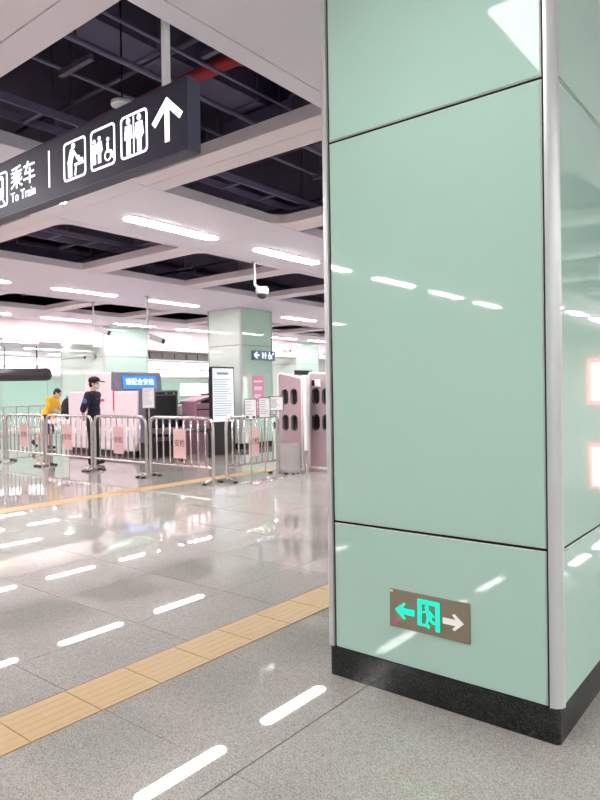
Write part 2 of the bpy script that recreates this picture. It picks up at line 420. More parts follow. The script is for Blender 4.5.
# ------------------------------------------------------------------ glass-clad columns
def column(label, x0, x1, y0, y1, joints, z1, front='glass_green'):
    t = thing('column', label, 'column', ((x0 + x1) / 2, (y0 + y1) / 2, 0))
    hx, hy = (x1 - x0) / 2, (y1 - y0) / 2; z0 = joints[0]
    MB().box(-hx + .016, hx - .016, -hy + .03, hy - .03, z0, z1).box(-hx + .03, hx - .03, -hy + .016, hy - .016, z0, z1).build('core', 'black_gap', t)
    bs = MB().prism(rrect(-hx + .016, hx - .012, -hy + .008, hy - .008, .02), 0, z0 - .002).build('base', 'black_granite', t)
    smooth_by_angle(bs, 30)
    tw = .047
    for sx in (-1, 1):
        for sy in (-1, 1):
            # rounded corner profile, a little proud of the panels
            R = .043
            c = [(hx, hy - tw)] + [(hx - R + R * math.cos(q), hy - R + R * math.sin(q)) for q in [PI / 2 * i / 8 for i in range(9)]] + [(hx - tw, hy), (hx - tw, hy - .030), (hx - .030, hy - tw)]
            c = [(x * sx, y * sy) for x, y in c]
            if sx * sy < 0: c = c[::-1]
            smooth_by_angle(MB().prism(c, z0, z1).build('corner_trim', 'aluminium', t), 30)
    js = list(joints) + [z1]; gap = .006
    for za, zb in zip(js[:-1], js[1:]):
        a, b = za + (gap if za > z0 else .001), zb - (gap if zb < z1 else .001)
        e = .004
        for side in range(4):
            w = (hx if side % 2 == 0 else hy) - tw - .011; d = hy if side % 2 == 0 else hx
            M = Matrix.Rotation(side * PI / 2, 4, 'Z')
            bd = MB().box(-w, w, -d + .011, -d + .016, a, b).mesh('bead'); bd.transform(M)
            pn = MB().box(-w + e, w - e, -d + .006, -d + .011, a + e, b - e).mesh('glass_panel'); pn.transform(M)
            g = obj('glass_panel', pn, front if side == 0 else 'glass_green', t); obj('bead', bd, 'bead', g)
    return t
J = (0.145, 0.763, 2.618)
column('pale green glass-clad column with the running man exit sign', -1.920, -0.781, 2.578, 3.778, J, 3.546)
column('green glass-clad column with a pink poster and a direction sign', -12.43, -11.23, 11.70, 12.93, J, 3.546, 'glass_pale')
column('broad green-glass pier joined to the white bulkhead behind the scanner', -19.60, -17.15, 11.80, 13.51, J, 3.546, 'glass_pale')
column('distant green-glass pier in the bulkhead behind the pink partitions', -19.60, -17.15, 21.20, 22.82, J, 3.546, 'glass_pale')

# ------------------------------------------------------------------ plant above the open ceiling
def pipe(name, label, cat, p0, p1, r, m, group=None, flanges=0):
    t = thing(name, label, cat, p0, 0, group); d = Vector(p1) - Vector(p0)
    smooth_by_angle(MB().tube([(0, 0, 0), d], r, 12).build('run', m, t))
    for k in range(flanges):
        q = d * ((k + .5) / flanges); u = d.normalized()
        smooth_by_angle(MB().tube([q - u * .03, q + u * .03], r * 1.25, 12).build('coupling', m, t))
    return t
pipe('fire_pipe', 'red fire pipe running in the dark ceiling void above the hanging sign', 'pipe', (-9.4, 4.02, 4.26), (0.2, 4.02, 4.26), .06, 'red_pipe', flanges=6)
def duct(label, x0, x1, y0, y1, z0, z1, m, group=None, axis=1, cat='duct'):
    t = thing('air_duct', label, cat, ((x0 + x1) / 2, (y0 + y1) / 2, z0), 0, group)
    hx, hy = (x1 - x0) / 2, (y1 - y0) / 2; h = z1 - z0
    MB().box(-hx, hx, -hy, hy, 0, h).build('body', m, t)
    n = max(1, int((hy if axis else hx) * 2 / 1.2))
    for k in range(n):
        f = -1 + 2 * (k + .5) / n
        if axis: MB().box(-hx - .02, hx + .02, f * hy - .02, f * hy + .02, -.02, h + .02).build('flange', m, t)
        else: MB().box(f * hx - .02, f * hx + .02, -hy - .02, hy + .02, -.02, h + .02).build('flange', m, t)
    return t
duct('dark grey air duct above the hanging sign', -4.90, -4.50, 0.5, 9.5, 4.42, 4.76, 'duct')
duct('small dark air duct beside the large one above the hanging sign', -3.75, -3.45, 0.5, 9.5, 4.46, 4.68, 'pipe_dark')
duct('wide dark air duct crossing above the white cross beams', -9.7, 0.2, 5.1, 5.6, 4.14, 4.38, 'duct', axis=0)
duct('pale square duct above the ceiling opening by the far column', -9.6, -7.6, 7.3, 7.85, 3.93, 4.2, 'duct_pale', axis=0)
duct('pale duct run over the second row of ceiling openings', -9.55, -7.5, 9.9, 10.4, 3.93, 4.2, 'duct_pale', axis=0)
duct('dark duct behind the pale one near the far column', -8.2, -7.7, 8.2, 17.5, 4.44, 4.7, 'duct')
duct('dark boxy duct deep in the far ceiling openings', -14.3, -13.8, 2.5, 20.0, 4.42, 4.8, 'duct')
def tray(label, x, w, y0, y1, z, group):
    t = thing('cable_tray', label, 'cable tray', (x, y0, z), 0, group); L = y1 - y0
    for s in (-1, 1): MB().box(s * w / 2 - .012, s * w / 2 + .012, 0, L, 0, .07).build('side_rail', 'duct', t)
    n = int(L / .6)
    rg = MB()
    for k in range(n): rg.box(-w / 2, w / 2, k * .6 + .1, k * .6 + .13, 0, .02)
    rg.build('rungs', 'duct', t)['kind'] = 'stuff'
    for k in range(int(L / 1.8)):
        for s in (-1, 1): MB().tube([(s * w / 2, k * 1.8 + .4, .03), (s * w / 2, k * 1.8 + .4, 5.0 - z)], .008, 6).build('hanger_rod', 'steel_dark', t)
tray('dark ladder cable tray over the first row of ceiling openings', -5.2, .3, 1.0, 12.0, 3.76, None)
tray('dark ladder cable tray over the middle row of ceiling openings', -8.9, .4, 1.0, 7.1, 3.78, None)
tray('narrow cable tray beside the middle row of ceiling openings', -7.45, .2, 1.0, 7.9, 3.76, None)
tray('dark ladder cable tray over the outermost row of ceiling openings', -13.4, .4, 3.0, 18.0, 3.78, None)
for i, (y, z, r) in enumerate(((2.9, 4.32, .03), (3.35, 4.06, .02), (4.85, 4.02, .035), (6.0, 4.30, .04), (7.2, 4.05, .03), (9.3, 4.05, .035), (8.1, 4.05, .02))):
    pipe('conduit_pipe', 'thin dark pipe crossing the black ceiling void', 'pipe', (-15.0, y, z), (0.2, y, z), r, 'pipe_dark' if i % 2 else 'duct', 'pipes in the ceiling void', 3)
for x, y in ((-3.95, 4.7), (-4.2, 5.8), (-3.2, 3.2), (-4.2, 2.7), (-8.3, 4.75), (-9.35, 5.8), (-7.9, 5.8), (-8.4, 6.9), (-9.4, 8.3), (-14.5, 7.4), (-14.5, 7.9), (-14.6, 10.1), (-4.1, 7.6), (-4.2, 7.9), (-8.4, 3.6)):
    t = thing('hanger', 'thin threaded rod hanger in the dark ceiling void', 'hanger', (x, y, 3.78), 0, 'rod hangers in the ceiling void')
    MB().tube([(0, 0, 0), (0, 0, 1.22)], .009, 6).build('rod', 'steel_dark', t); MB().box(-.2, .2, -.02, .02, 0, .04).build('channel', 'pipe_dark', t)
for x, yb, r in ((-3.15, 12.0, .020), (-3.62, 12.0, .014), (-4.05, 12.0, .024), (-4.50, 12.0, .014), (-7.7, 7.15, .018), (-8.15, 7.15, .024), (-9.25, 7.15, .018), (-9.5, 7.15, .014)):
    pipe('conduit_pipe', 'thin pipe running lengthwise in the ceiling void under the crossing pipes', 'pipe', (x, 2.2, 3.90), (x, yb, 3.90), r, 'duct', 'lengthwise pipes in the ceiling void', 4)
# hanging smoke detector
t = thing('smoke_detector', 'white smoke detector hanging on a cord above the sign', 'smoke detector', (-4.19, 3.09, 3.60))
smooth_by_angle(MB().lathe([(.03, 0), (.05, .012), (.062, .035), (.085, .04), (.085, .065), (.04, .07)], 20).build('body', 'white_plastic', t))
MB().tube([(0, 0, .07), (0, 0, 1.4)], .008, 6).build('cord', 'cable', t)
t = thing('smoke_detector', 'white smoke detector in the opening above the scanner', 'smoke detector', (-13.9, 9.85, 3.80))
smooth_by_angle(MB().lathe([(.05, 0), (.09, .02), (.10, .06), (.13, .065), (.13, .11), (.06, .12)], 20).build('body', 'white_plastic', t))
MB().tube([(0, 0, .12), (0, 0, .6)], .008, 6).build('cord', 'cable', t)

# ------------------------------------------------------------------ hanging direction sign
SY = 2.447
t = thing('hanging_sign', 'long black illuminated hanging sign with white pictograms and an up arrow', 'sign', (0, SY, 0))
MB().box(-6.30, -2.73, .004, .088, 2.768, 3.168).build('case', 'sign_black', t, bevel=.004)
MB().box(-2.73, -2.722, .002, .09, 2.762, 3.174).build('end_cap', 'sign_edge', t)
MB().box(-6.30, -2.73, .0, .092, 3.168, 3.174).build('top_edge', 'sign_edge', t)
MB().box(-6.30, -2.73, .0, .092, 2.760, 2.768).build('bottom_edge', 'sign_edge', t)
for x in (-2.96, -5.6): MB().box(x - .018, x + .018, .030, .066, 3.174, 4.95).build('hanger_rod', 'white_plastic', t)
def icon(nm, loops_list, m='icon_white', par=t, d=.0015, y=.002):
    me = join_meshes(nm, [shape2d(l, d) for l in loops_list]); stand(me, (0, y, 0)); return obj(nm, me, m, par)
# arrow
icon('arrow', [[bar2(-2.905, 2.85, -2.905, 3.06, .038)], [[(-2.905, 3.105), (-3.04, 2.985), (-3.012, 2.955), (-2.905, 3.05), (-2.798, 2.955), (-2.77, 2.985)]]])
def frame2(x0, x1, y0, y1, w=.013, r=.03): return [rrect(x0, x1, y0, y1, r), rrect(x0 + w, x1 - w, y0 + w, y1 - w, r - w * .6)]
for x0 in (-3.976, -3.66, -3.342): icon('pictogram_frame', [frame2(x0, x0 + .26, 2.842, 3.102)])
def man2(x, y0, h, woman=False):
    r = h * .085
    o_ = [[circ(x, y0 + h - r, r)]]
    if woman: o_.append([[(x - .035 * h * 4, y0 + h * .36), (x + .035 * h * 4, y0 + h * .36), (x + .07 * h, y0 + h * .80), (x - .07 * h, y0 + h * .80)]])
    else: o_.append([[(x - .075 * h, y0 + h * .40), (x + .075 * h, y0 + h * .40), (x + .115 * h, y0 + h * .80), (x - .115 * h, y0 + h * .80)]])
    for s in (-1, 1):
        o_.append([bar2(x + s * .055 * h, y0, x + s * .05 * h, y0 + h * .45, .07 * h)])
        o_.append([bar2(x + s * (.17 if woman else .15) * h, y0 + h * .42, x + s * .11 * h, y0 + h * .79, .05 * h)])
    return o_
icon('toilet_pictogram', man2(-3.265, 2.862, .22) + man2(-3.16, 2.862, .22, True) + [[bar2(-3.213, 2.862, -3.213, 3.082, .008)]])
icon('family_pictogram', man2(-3.62, 2.882, .16) + man2(-3.565, 2.882, .17, True) + [[circ(-3.475, 3.01, .014)], [bar2(-3.478, 2.99, -3.474, 2.93, .02)], [bar2(-3.474, 2.935, -3.435, 2.93, .014)], [bar2(-3.44, 2.932, -3.422, 2.885, .013)], [circ(-3.475, 2.91, .036), circ(-3.475, 2.91, .026)]])
icon('baby_care_pictogram', [[circ(-3.86, 3.063, .020)], [bar2(-3.868, 3.04, -3.905, 2.95, .05)], [bar2(-3.90, 2.96, -3.90, 2.865, .045)], [bar2(-3.862, 3.03, -3.80, 2.965, .018)], [bar2(-3.845, 2.935, -3.74, 2.935, .016)], [circ(-3.80, 2.972, .017)], [bar2(-3.80, 2.95, -3.75, 2.955, .022)], [bar2(-3.83, 2.935, -3.84, 2.865, .012)]])
icon('divider', [[bar2(-4.159, 2.852, -4.159, 3.104, .014)]])
me = text_mesh('乘车', .178, .0015); stand(me, (-4.515, .002, 3.005)); obj('lettering', me, 'icon_white', t)
me = text_mesh('To Train', .098, .0015); stand(me, (-4.515, .002, 2.876)); obj('lettering', me, 'icon_white', t)
icon('pictogram_frame', [frame2(-5.0, -4.74, 2.842, 3.102)])
icon('train_pictogram', [[rrect(-4.94, -4.80, 2.90, 3.075, .03), rrect(-4.92, -4.82, 2.985, 3.05, .01), circ(-4.905, 2.935, .014), circ(-4.835, 2.935, .014)], [bar2(-4.92, 2.90, -4.955, 2.862, .012)], [bar2(-4.82, 2.90, -4.785, 2.862, .012)]])

# ------------------------------------------------------------------ exit sign low on the near column
EY = 2.585
t = thing('exit_sign', 'brushed bronze exit sign plate with green running man between two arrows', 'exit sign', (0, EY, 0))
MB().box(-1.548, -1.157, -.010, -.0005, .318, .490).build('plate', 'exit_plate', t, bevel=.002)
def ex(nm, loops, m): return icon(nm, loops, m, t, .001, -.0112)
ex('arrow', [[[(-1.519, .400), (-1.474, .437), (-1.464, .432), (-1.481, .412), (-1.420, .412), (-1.420, .385), (-1.481, .385), (-1.464, .366), (-1.474, .361)]]], 'exit_green')
ex('arrow', [[[(-1.183, .400), (-1.226, .436), (-1.237, .431), (-1.221, .411), (-1.281, .411), (-1.281, .385), (-1.221, .385), (-1.237, .367), (-1.226, .362)]]], 'exit_grey')
ex('door_pictogram', [[[(-1.404, .352), (-1.404, .470), (-1.296, .470), (-1.296, .340), (-1.316, .340), (-1.316, .450), (-1.384, .450), (-1.384, .352)]]], 'exit_green')
ex('running_man_pictogram', [[circ(-1.358, .437, .0105)], [bar2(-1.352, .425, -1.346, .390, .024)], [bar2(-1.350, .424, -1.378, .412, .009)], [bar2(-1.346, .422, -1.322, .400, .009)], [bar2(-1.346, .392, -1.326, .372, .012)], [bar2(-1.328, .374, -1.306, .376, .011)], [bar2(-1.350, .394, -1.360, .366, .012)], [bar2(-1.359, .370, -1.349, .347, .011)], [bar2(-1.404, .357, -1.345, .357, .010)]], 'exit_green')
MB().box(-1.538, -1.512, -.0112, -.0101, .330, .342).build('status_label', 'red_line', t)
MB().box(-1.546, -1.53, -.0112, -.0101, .478, .486).build('status_label', 'exit_grey', t)

# ------------------------------------------------------------------ steel crowd barriers
anjian = text_mesh('安检', .13, .001); anjian.materials.append(MATS['ink_red'])
stand(anjian, (0, -.0188, .60))
def make_barrier(L, label, group):
    t = thing('crowd_barrier', label, 'barrier', (0, 0, 0), 0, group); h, r, R_ = 1.02, .026, .13; x = L / 2
    p = [(-x, 0, .05), (-x, 0, .5), (-x, 0, h - R_)]
    p += [(-x + R_ - R_ * math.cos(a), 0, h - R_ + R_ * math.sin(a)) for a in [PI / 2 * i / 6 for i in range(1, 7)]]
    p += [(x - R_ + R_ * math.sin(a), 0, h - R_ + R_ * math.cos(a)) for a in [PI / 2 * i / 6 for i in range(0, 7)]]
    p += [(x, 0, .5), (x, 0, .05)]
    smooth_by_angle(MB().tube(p, r, 10).build('frame', 'steel', t))
    smooth_by_angle(MB().tube([(-x, 0, .24), (x, 0, .24)], .020, 8).build('bottom_rail', 'steel', t))
    n = 8; bar = MB().tube([(0, 0, .24), (0, 0, h - .005)], .0135, 8).mesh('bar'); bar.materials.append(MATS['steel'])
    for q in bar.polygons: q.use_smooth = True
    xs = [-x + L * (k + 1) / (n + 1) for k in range(n)]
    for k, q in enumerate(xs):
        if abs(q) < .1 and L > 1: pass
        obj('bar', bar, None, t, loc=(q, 0, 0))
    pw = xs[4] - xs[3]
    pl = MB().box(-pw * .90, pw * .90, -.0175, -.0142, .36, .84).build('plate', 'plate_pink', t)
    obj('lettering', anjian, None, pl)
    for s in (-1, 1):
        f = MB(); prof = []
        m_ = 10; w = .028; pts = []
        for i in range(m_ + 1):
            u = -1 + 2 * i / m_; pts.append((u * .19, .018 + .055 * math.cos(u * PI / 2) ** .8))
        v = []; fc = []
        for y, z in pts:
            v += [(-w, y, z - .010), (w, y, z - .010), (w, y, z), (-w, y, z)]
        for i in range(m_):
            for j in range(4): fc.append((i * 4 + j, i * 4 + (j + 1) % 4, (i + 1) * 4 + (j + 1) % 4, (i + 1) * 4 + j))
        fc += [(3, 2, 1, 0), (m_ * 4, m_ * 4 + 1, m_ * 4 + 2, m_ * 4 + 3)]
        ft = f.add(v, fc).build('foot', 'steel', t, loc=(s * (x - .015), 0, 0))
        for q in (-1, 1):
            smooth_by_angle(MB().lathe([(.036, 0), (.040, .006), (.036, .026), (.02, .03)], 12, (0, q * .175, 0)).build('rubber_pad', 'rubber', ft))
    return t
FL = 1.53
bar0 = make_barrier(FL, 'stainless steel crowd barrier with a pink notice plate in the straight row', 'crowd barriers standing in a row')
pos = [-8.10, -9.735, -11.37, -13.02, -14.68]
BL = ['stainless crowd barrier with a pink notice plate, next to the barrier turned square', 'stainless crowd barrier with a pink notice plate, before the white side of the scanner', 'stainless crowd barrier with a pink notice plate, its end post beside the guard', 'stainless crowd barrier with a pink notice plate, before the person in yellow', 'stainless crowd barrier with a pink notice plate, at the far end of the row']
for i, x in enumerate(pos):
    b = bar0 if i == 0 else copy_tree(bar0)
    b.location = (x, 6.99, 0); b['label'] = BL[i]
    b.rotation_euler.z = (0.0, -.012, .015, -.01, .01)[i]
b = make_barrier(1.28, 'stainless steel crowd barrier turned square to the row beside the sign posts', None)
b.location = (-7.29, 7.86, 0); b.rotation_euler.z = math.radians(91)

# ------------------------------------------------------------------ sign posts
def sign_post(label, loc, rz, w, z0, z1, style):
    t = thing('sign_post', label, 'sign post', loc, rz)
    smooth_by_angle(MB().lathe([(.165, 0), (.168, .01), (.155, .02), (.05, .03), (.02, .04)], 28).build('base', 'steel', t))
    smooth_by_angle(MB().tube([(0, 0, .03), (0, 0, z0 + .05)], .013, 10).build('pole', 'steel', t))
    pl = MB().box(-w / 2, w / 2, -.022, -.014, z0, z1).build('plate', 'white_plastic', t, bevel=.002)
    fr = shape2d([rrect(-w / 2, w / 2, z0, z1, .01), rrect(-w / 2 + .012, w / 2 - .012, z0 + .012, z1 - .012, .006)], .002); stand(fr, (0, -.0245, 0)); obj('frame', fr, 'steel_dark', pl)
    mb = MB(); h = z1 - z0
    n = 8 if style != 'icons' else 5
    for k in range(n):
        q = random.uniform(.55, .9) * w / 2 - .01; z = z1 - .045 - k * (h - .09) / n
        mb.box(-w / 2 + .025, -w / 2 + .025 + 2 * q * .85, -.0236, -.0222, z - .008, z)
    mb.build('printed_lines', 'ink_grey', pl)['kind'] = 'stuff'
    if style == 'icons':
        for x in (-.05, .05): MB().box(x - .022, x + .022, -.0236, -.0222, z0 + .025, z0 + .06).build('printed_mark', 'ink_dark', pl)
    return t
fc = math.radians(40)
sign_post('white notice on a round-based steel post with two dark marks at its foot', (-6.91, 7.40, 0), fc, .195, .985, 1.315, 'icons')
sign_post('middle white notice on a round-based steel post beside the turned barrier', (-6.96, 7.78, 0), fc, .19, 1.0, 1.33, 'lines')
sign_post('wide low white notice on a steel post beside the pink partitions', (-7.02, 8.13, 0), fc, .255, 1.10, 1.345, 'lines')
sign_post('grey notice on a steel post in front of the security scanner', (-9.26, 7.28, 0), fc - .1, .235, 1.16, 1.54, 'lines')

# ------------------------------------------------------------------ pink partitions
def partition(label, loc, rz, w, hl, hr, hx_):
    t = thing('partition_panel', label, 'partition', loc, rz)
    def outline(o_, b):
        p = [(o_, b), (w - o_, b), (w - o_, hr - o_ - .06)]
        p += [(w - o_ - .06 + .06 * math.cos(a), hr - o_ - .06 + .06 * math.sin(a)) for a in (PI / 6, PI / 3, PI / 2)]
        p += [(o_ + .06, hl - o_)] + [(o_ + .06 - .06 * math.sin(a), hl - o_ - .06 + .06 * math.cos(a)) for a in (PI / 6, PI / 3, PI / 2)]
        return p
    holes = []
    for zc in (1.33, .87):
        for xc in hx_:
            holes.append(rrect(xc - .083, xc + .083, zc - .135, zc + .135, .076))
    me = shape2d([outline(.03, .09)] + holes, .02); stand(me, (0, 0, 0)); sh = obj('sheet', me, 'gate_pink', t)
    for hl_ in holes:
        cx = sum(p[0] for p in hl_) / len(hl_); cz = sum(p[1] for p in hl_) / len(hl_)
        big = [((x - cx) * 1.12 + cx, (z - cz) * 1.06 + cz) for x, z in hl_]
        me = shape2d([big, hl_], .024); stand(me); obj('hole_rim', me, 'steel', sh)
    me = shape2d([outline(0, .05), outline(.032, .09)], .03); stand(me); obj('frame', me, 'white_plastic', t)
    MB().box(.06, w - .06, .030, .045, .6, 1.55).build('dark_lining', 'curtain', t)
    MB().box(.0, w, -.035, .035, 0, .05).build('kick_rail', 'gate_pink', t)
    return t
partition('pink metal partition with four oval openings beside the plastic bin', (-7.62, 8.90, 0), math.radians(-10), .68, 1.77, 1.68, (.215, .455))
t = thing('post', 'white post on a steel foot between the two pink partitions', 'post', (-6.88, 8.76, 0))
MB().box(-.036, .036, -.036, .036, .40, 1.70).build('sleeve', 'white_plastic', t, bevel=.008); MB().tube([(0, 0, .0), (0, 0, .40)], .03, 12).build('foot_tube', 'steel', t)
MB().lathe([(.09, 0), (.09, .008), (.035, .012)], 16).build('base', 'steel', t)
partition('pink metal partition with oval openings and a small window hatch', (-7.10, 9.14, 0), math.radians(-4), .9, 1.77, 1.70, (.17, .41))
t2 = [o_ for o_ in bpy.data.objects if o_.get('label', '').endswith('window hatch')][0]
MB().box(.10, .30, -.045, -.025, 1.50, 1.63).build('hatch', 'white_plastic', t2); MB().box(.10, .17, -.05, -.044, 1.51, 1.62).build('hatch_opening', 'black_gap', t2)
# translucent bin
t = thing('plastic_bin', 'translucent clear plastic bin in front of the pink partition', 'bin', (-7.19, 8.65, 0), math.radians(-10))
b_ = MB(); bx, by = .205, .085
b_.box(-bx, bx, -by, -by + .008, .02, .50).box(-bx, bx, by - .008, by, .02, .50).box(-bx, -bx + .008, -by + .008, by - .008, .02, .50).box(bx - .008, bx, -by + .008, by - .008, .02, .50).box(-bx + .008, bx - .008, -by + .008, by - .008, .02, .028)
b_.build('tub', 'clear_plastic', t)
me = shape2d([rrect(-bx - .015, bx + .015, -by - .012, by + .012, .02), rrect(-bx + .01, bx - .01, -by + .01, by - .01, .015)], .012); me.transform(Matrix.Translation((0, 0, .51))); obj('rim', me, 'clear_plastic', t)
for x in (-.18, .18):
    for y in (-.06, .06): MB().lathe([(.02, 0), (.02, .02)], 10, (x, y, 0)).build('foot', 'rubber', t)

# ------------------------------------------------------------------ security scanner
t = thing('security_scanner', 'large white baggage x-ray scanner with a blue lit sign on its hood', 'scanner', (-13.1, 9.40, 0))
MY = .50
def sideprism(pts, y0, y1):      # outline in XZ extruded along Y
    mb = MB(); mb.prism([(x, z) for x, z in pts], -y1, -y0)
    mb.v = [(x, -z, y) for x, y, z in mb.v]; mb.f = [tuple(q) for q in mb.f]; return mb
def rot_sp(pts, y0, y1):
    mb = MB(); n = len(pts)
    v = [(x, y0, z) for x, z in pts] + [(x, y1, z) for x, z in pts]
    f = [tuple(range(n)), tuple(range(2 * n - 1, n - 1, -1))] + [((i + 1) % n, i, n + i, n + (i + 1) % n) for i in range(n)]
    return mb.add(v, f)
rot_sp([(-1.36, .14), (1.20, .14), (1.34, .30), (1.40, 1.49), (.55, 1.50), (.46, 1.93), (-.56, 1.95), (-.66, 1.50), (-1.28, 1.50), (-1.36, 1.40)], -MY, MY).build('body', 'machine_white', t, bevel=.03)
rot_sp([(-1.3, .0), (1.20, .0), (1.20, .15), (-1.3, .15)], -MY + .06, MY - .06).build('plinth', 'machine_base', t)
hd = rot_sp([(.44, 1.52), (.66, 1.50), (.60, 1.93), (.46, 1.95)], -MY - .02, MY + .30).build('hood_end', 'machine_grey', t, bevel=.02)
def on_end(mb_or_me, name, m, x, z, tilt, par):
    o_ = obj(name, mb_or_me, m, par); o_.location = (x, 0, z); o_.rotation_euler = (0, tilt, 0); return o_
tl = -math.atan2(.06, .43)
sc = on_end(MB().box(0, .012, -.34, .62, -.15, .15).mesh('screen'), 'screen', 'screen_blue', .645, 1.70, tl, t)
me = text_mesh('请配合安检', .165, .001); stand(me, (.0135, .14, 0), '+x'); obj('lettering', me, 'screen_text', sc)
# tunnel mouth with lead curtain
MB().box(1.36, 1.58, -.47, .50, .35, 1.50).build('tunnel_frame', 'machine_grey', t, bevel=.02)
for k in range(7):
    MB().box(1.585, 1.592, -.42 + k * .123, -.42 + k * .123 + .118, .45, 1.38).build('curtain_strip', 'curtain', t)
MB().box(1.30, 1.50, -.40, .42, 0, .35).build('tunnel_foot', 'machine_base', t)
MB().box(1.582, 1.60, -.40, .45, 1.40, 1.46).build('control_strip', 'machine_base', t)
for y, m in ((-.30, 'exit_lamp_green'), (.10, 'steel'), (.22, 'steel'), (.33, 'tactile')): MB().box(1.60, 1.605, y, y + .05, 1.41, 1.45).build('button', m, t)
MB().box(.50, .54, -MY - .012, -MY - .001, 1.05, 1.62).build('red_stripe', 'red_line', t)
MB().box(-.10, .16, -MY - .006, -MY - .001, 1.26, 1.32).build('red_mark', 'red_line', t)
MB().box(.52, .528, -MY - .006, -MY - .001, .18, 1.05).build('panel_seam', 'machine_grey', t)
MB().box(.53, 1.0, -MY - .010, -MY - .001, .20, .92).build('access_door', 'machine_white', t)
me = text_mesh('安检', .13, .001); stand(me, (.76, -MY - .012, .55)); obj('lettering', me, 'ink_grey', t)
# feed table of the scanner
t = thing('roller_table', 'steel roller table at the entrance of the security scanner', 'table', (-15.03, 9.40, 0))
for s in (-1, 1): MB().box(-.53, .53, s * .40 - .03, s * .40 + .03, .70, .80).build('side_rail', 'machine_white', t)
for k in range(8): MB().tube([(-.46 + k * .13, -.38, .77), (-.46 + k * .13, .38, .77)], .035, 10).build('roller', 'steel', t, True)
for x in (-.45, .45):
    for y in (-.38, .38): MB().box(x - .03, x + .03, y - .03, y + .03, 0, .70).build('leg', 'steel_dark', t)
t = thing('roller_table', 'dark roller table at the exit of the security scanner', 'table', (-10.92, 9.45, 0))
for s in (-1, 1): MB().box(-.58, .58, s * .42 - .03, s * .42 + .03, .55, .66).build('side_rail', 'steel_dark', t)
for k in range(9): MB().tube([(-.5 + k * .125, -.39, .63), (-.5 + k * .125, .39, .63)], .03, 10).build('roller', 'steel_dark', t, True)
for x in (-.5, .5):
    for y in (-.40, .40): MB().box(x - .03, x + .03, y - .03, y + .03, 0, .55).build('leg', 'machine_base', t)
# backpack on the feed table
t = thing('backpack', 'black backpack on the roller table in front of the yellow shirt', 'backpack', (-15.12, 9.30, .812))
bp = MB().ell((0, 0, .27), (.21, .15, .28), 18, 12).build('body', 'bag_black', t, True)
MB().ell((.0, -.10, .17), (.13, .07, .13), 14, 8).build('pocket', 'bag_black', t, True)
MB().tube([(-.05, 0, .53), (-.04, 0, .59), (.04, 0, .59), (.05, 0, .53)], .012, 8).build('handle', 'bag_black', t, True)

# ------------------------------------------------------------------ inspection desk group behind the scanner
t = thing('inspection_desk', 'pink sloped inspection desk beside the dark cabinet', 'desk', (-11.62, 10.62, 0))
rot = rot_sp([(-.30, .0), (.30, .0), (.30, 1.10), (-.30, 1.30)], -.22, .16)
rot.v = [(y * 1.0, x, z) for x, y, z in rot.v]; rot.f = [q[::-1] for q in rot.f]
MB().box(-.25, .25, -.30, .24, 0, 1.18).build('body', 'desk_pink', t)
tp = MB().add([(-.28, -.34, 1.19), (.28, -.34, 1.19), (.28, .26, 1.33), (-.28, .26, 1.33), (-.28, -.34, 1.24), (.28, -.34, 1.24), (.28, .26, 1.38), (-.28, .26, 1.38)], [(3, 2, 1, 0), (4, 5, 6, 7), (0, 1, 5, 4), (1, 2, 6, 5), (2, 3, 7, 6), (3, 0, 4, 7)])
tp.build('sloped_top', 'desk_pink', t)
MB().box(.25, .262, -.28, .22, .70, 1.0).build('drawer', 'desk_pink', t)
MB().box(.25, .258, -.29, .23, 1.02, 1.05).build('shadow_gap', 'desk_dark', t)
t = thing('cabinet', 'tall dark cabinet between the pink desk and the notice totem', 'cabinet', (-11.62, 11.06, 0))
MB().box(-.22, .22, -.18, .18, 0, 1.42).build('body', 'desk_dark', t, bevel=.01)
MB().box(.22, .23, -.16, .16, .06, 1.36).build('door', 'desk_dark', t); MB().box(.23, .245, .08, .10, .7, .85).build('handle', 'steel', t)
t = thing('monitor', 'grey monitor on the operator desk behind the tunnel mouth', 'monitor', (-12.22, 10.20, .92))
MB().box(-.10, .10, -.15, .15, 0, .015).build('stand_base', 'machine_grey', t); MB().tube([(0, 0, .015), (0, 0, .15)], .02, 8).build('stand', 'machine_grey', t)
MB().box(-.02, .02, -.22, .22, .12, .42).build('screen_case', 'machine_grey', t, bevel=.008); MB().box(.02, .024, -.20, .20, .15, .40).build('screen', 'drum_black', t)
t = thing('operator_desk', 'grey operator desk carrying the monitor', 'desk', (-12.22, 10.20, 0))
MB().box(-.30, .30, -.27, .27, .88, .92).build('desk_top', 'machine_grey', t)
for s in (-1, 1): MB().box(-.28, .28, s * .25 - .015, s * .25 + .015, 0, .88).build('side_panel', 'machine_base', t)
MB().box(-.28, -.26, -.235, .235, .3, .88).build('back_panel', 'machine_base', t)
# totem
t = thing('notice_totem', 'tall notice totem with a lit white screen on a black body', 'totem', (-10.74, 10.54, 0))
MB().box(-.08, .045, -.34, .37, .02, 2.02).build('body', 'desk_dark', t, bevel=.01)
MB().box(-.14, .10, -.36, .39, 0, .02).build('base', 'machine_base', t)
sc = MB().box(.045, .050, -.335, .335, .76, 1.985).build('screen', 'screen_white', t)
mb = MB()
for k in range(16):
    w = random.uniform(.35, .6); mb.box(.0502, .0512, -.30, -.30 + w, 1.72 - k * .055, 1.735 - k * .055)
mb.box(.0502, .0512, -.2, .16, 1.84, 1.89); mb.build('printed_lines', 'ink_grey', sc)['kind'] = 'stuff'

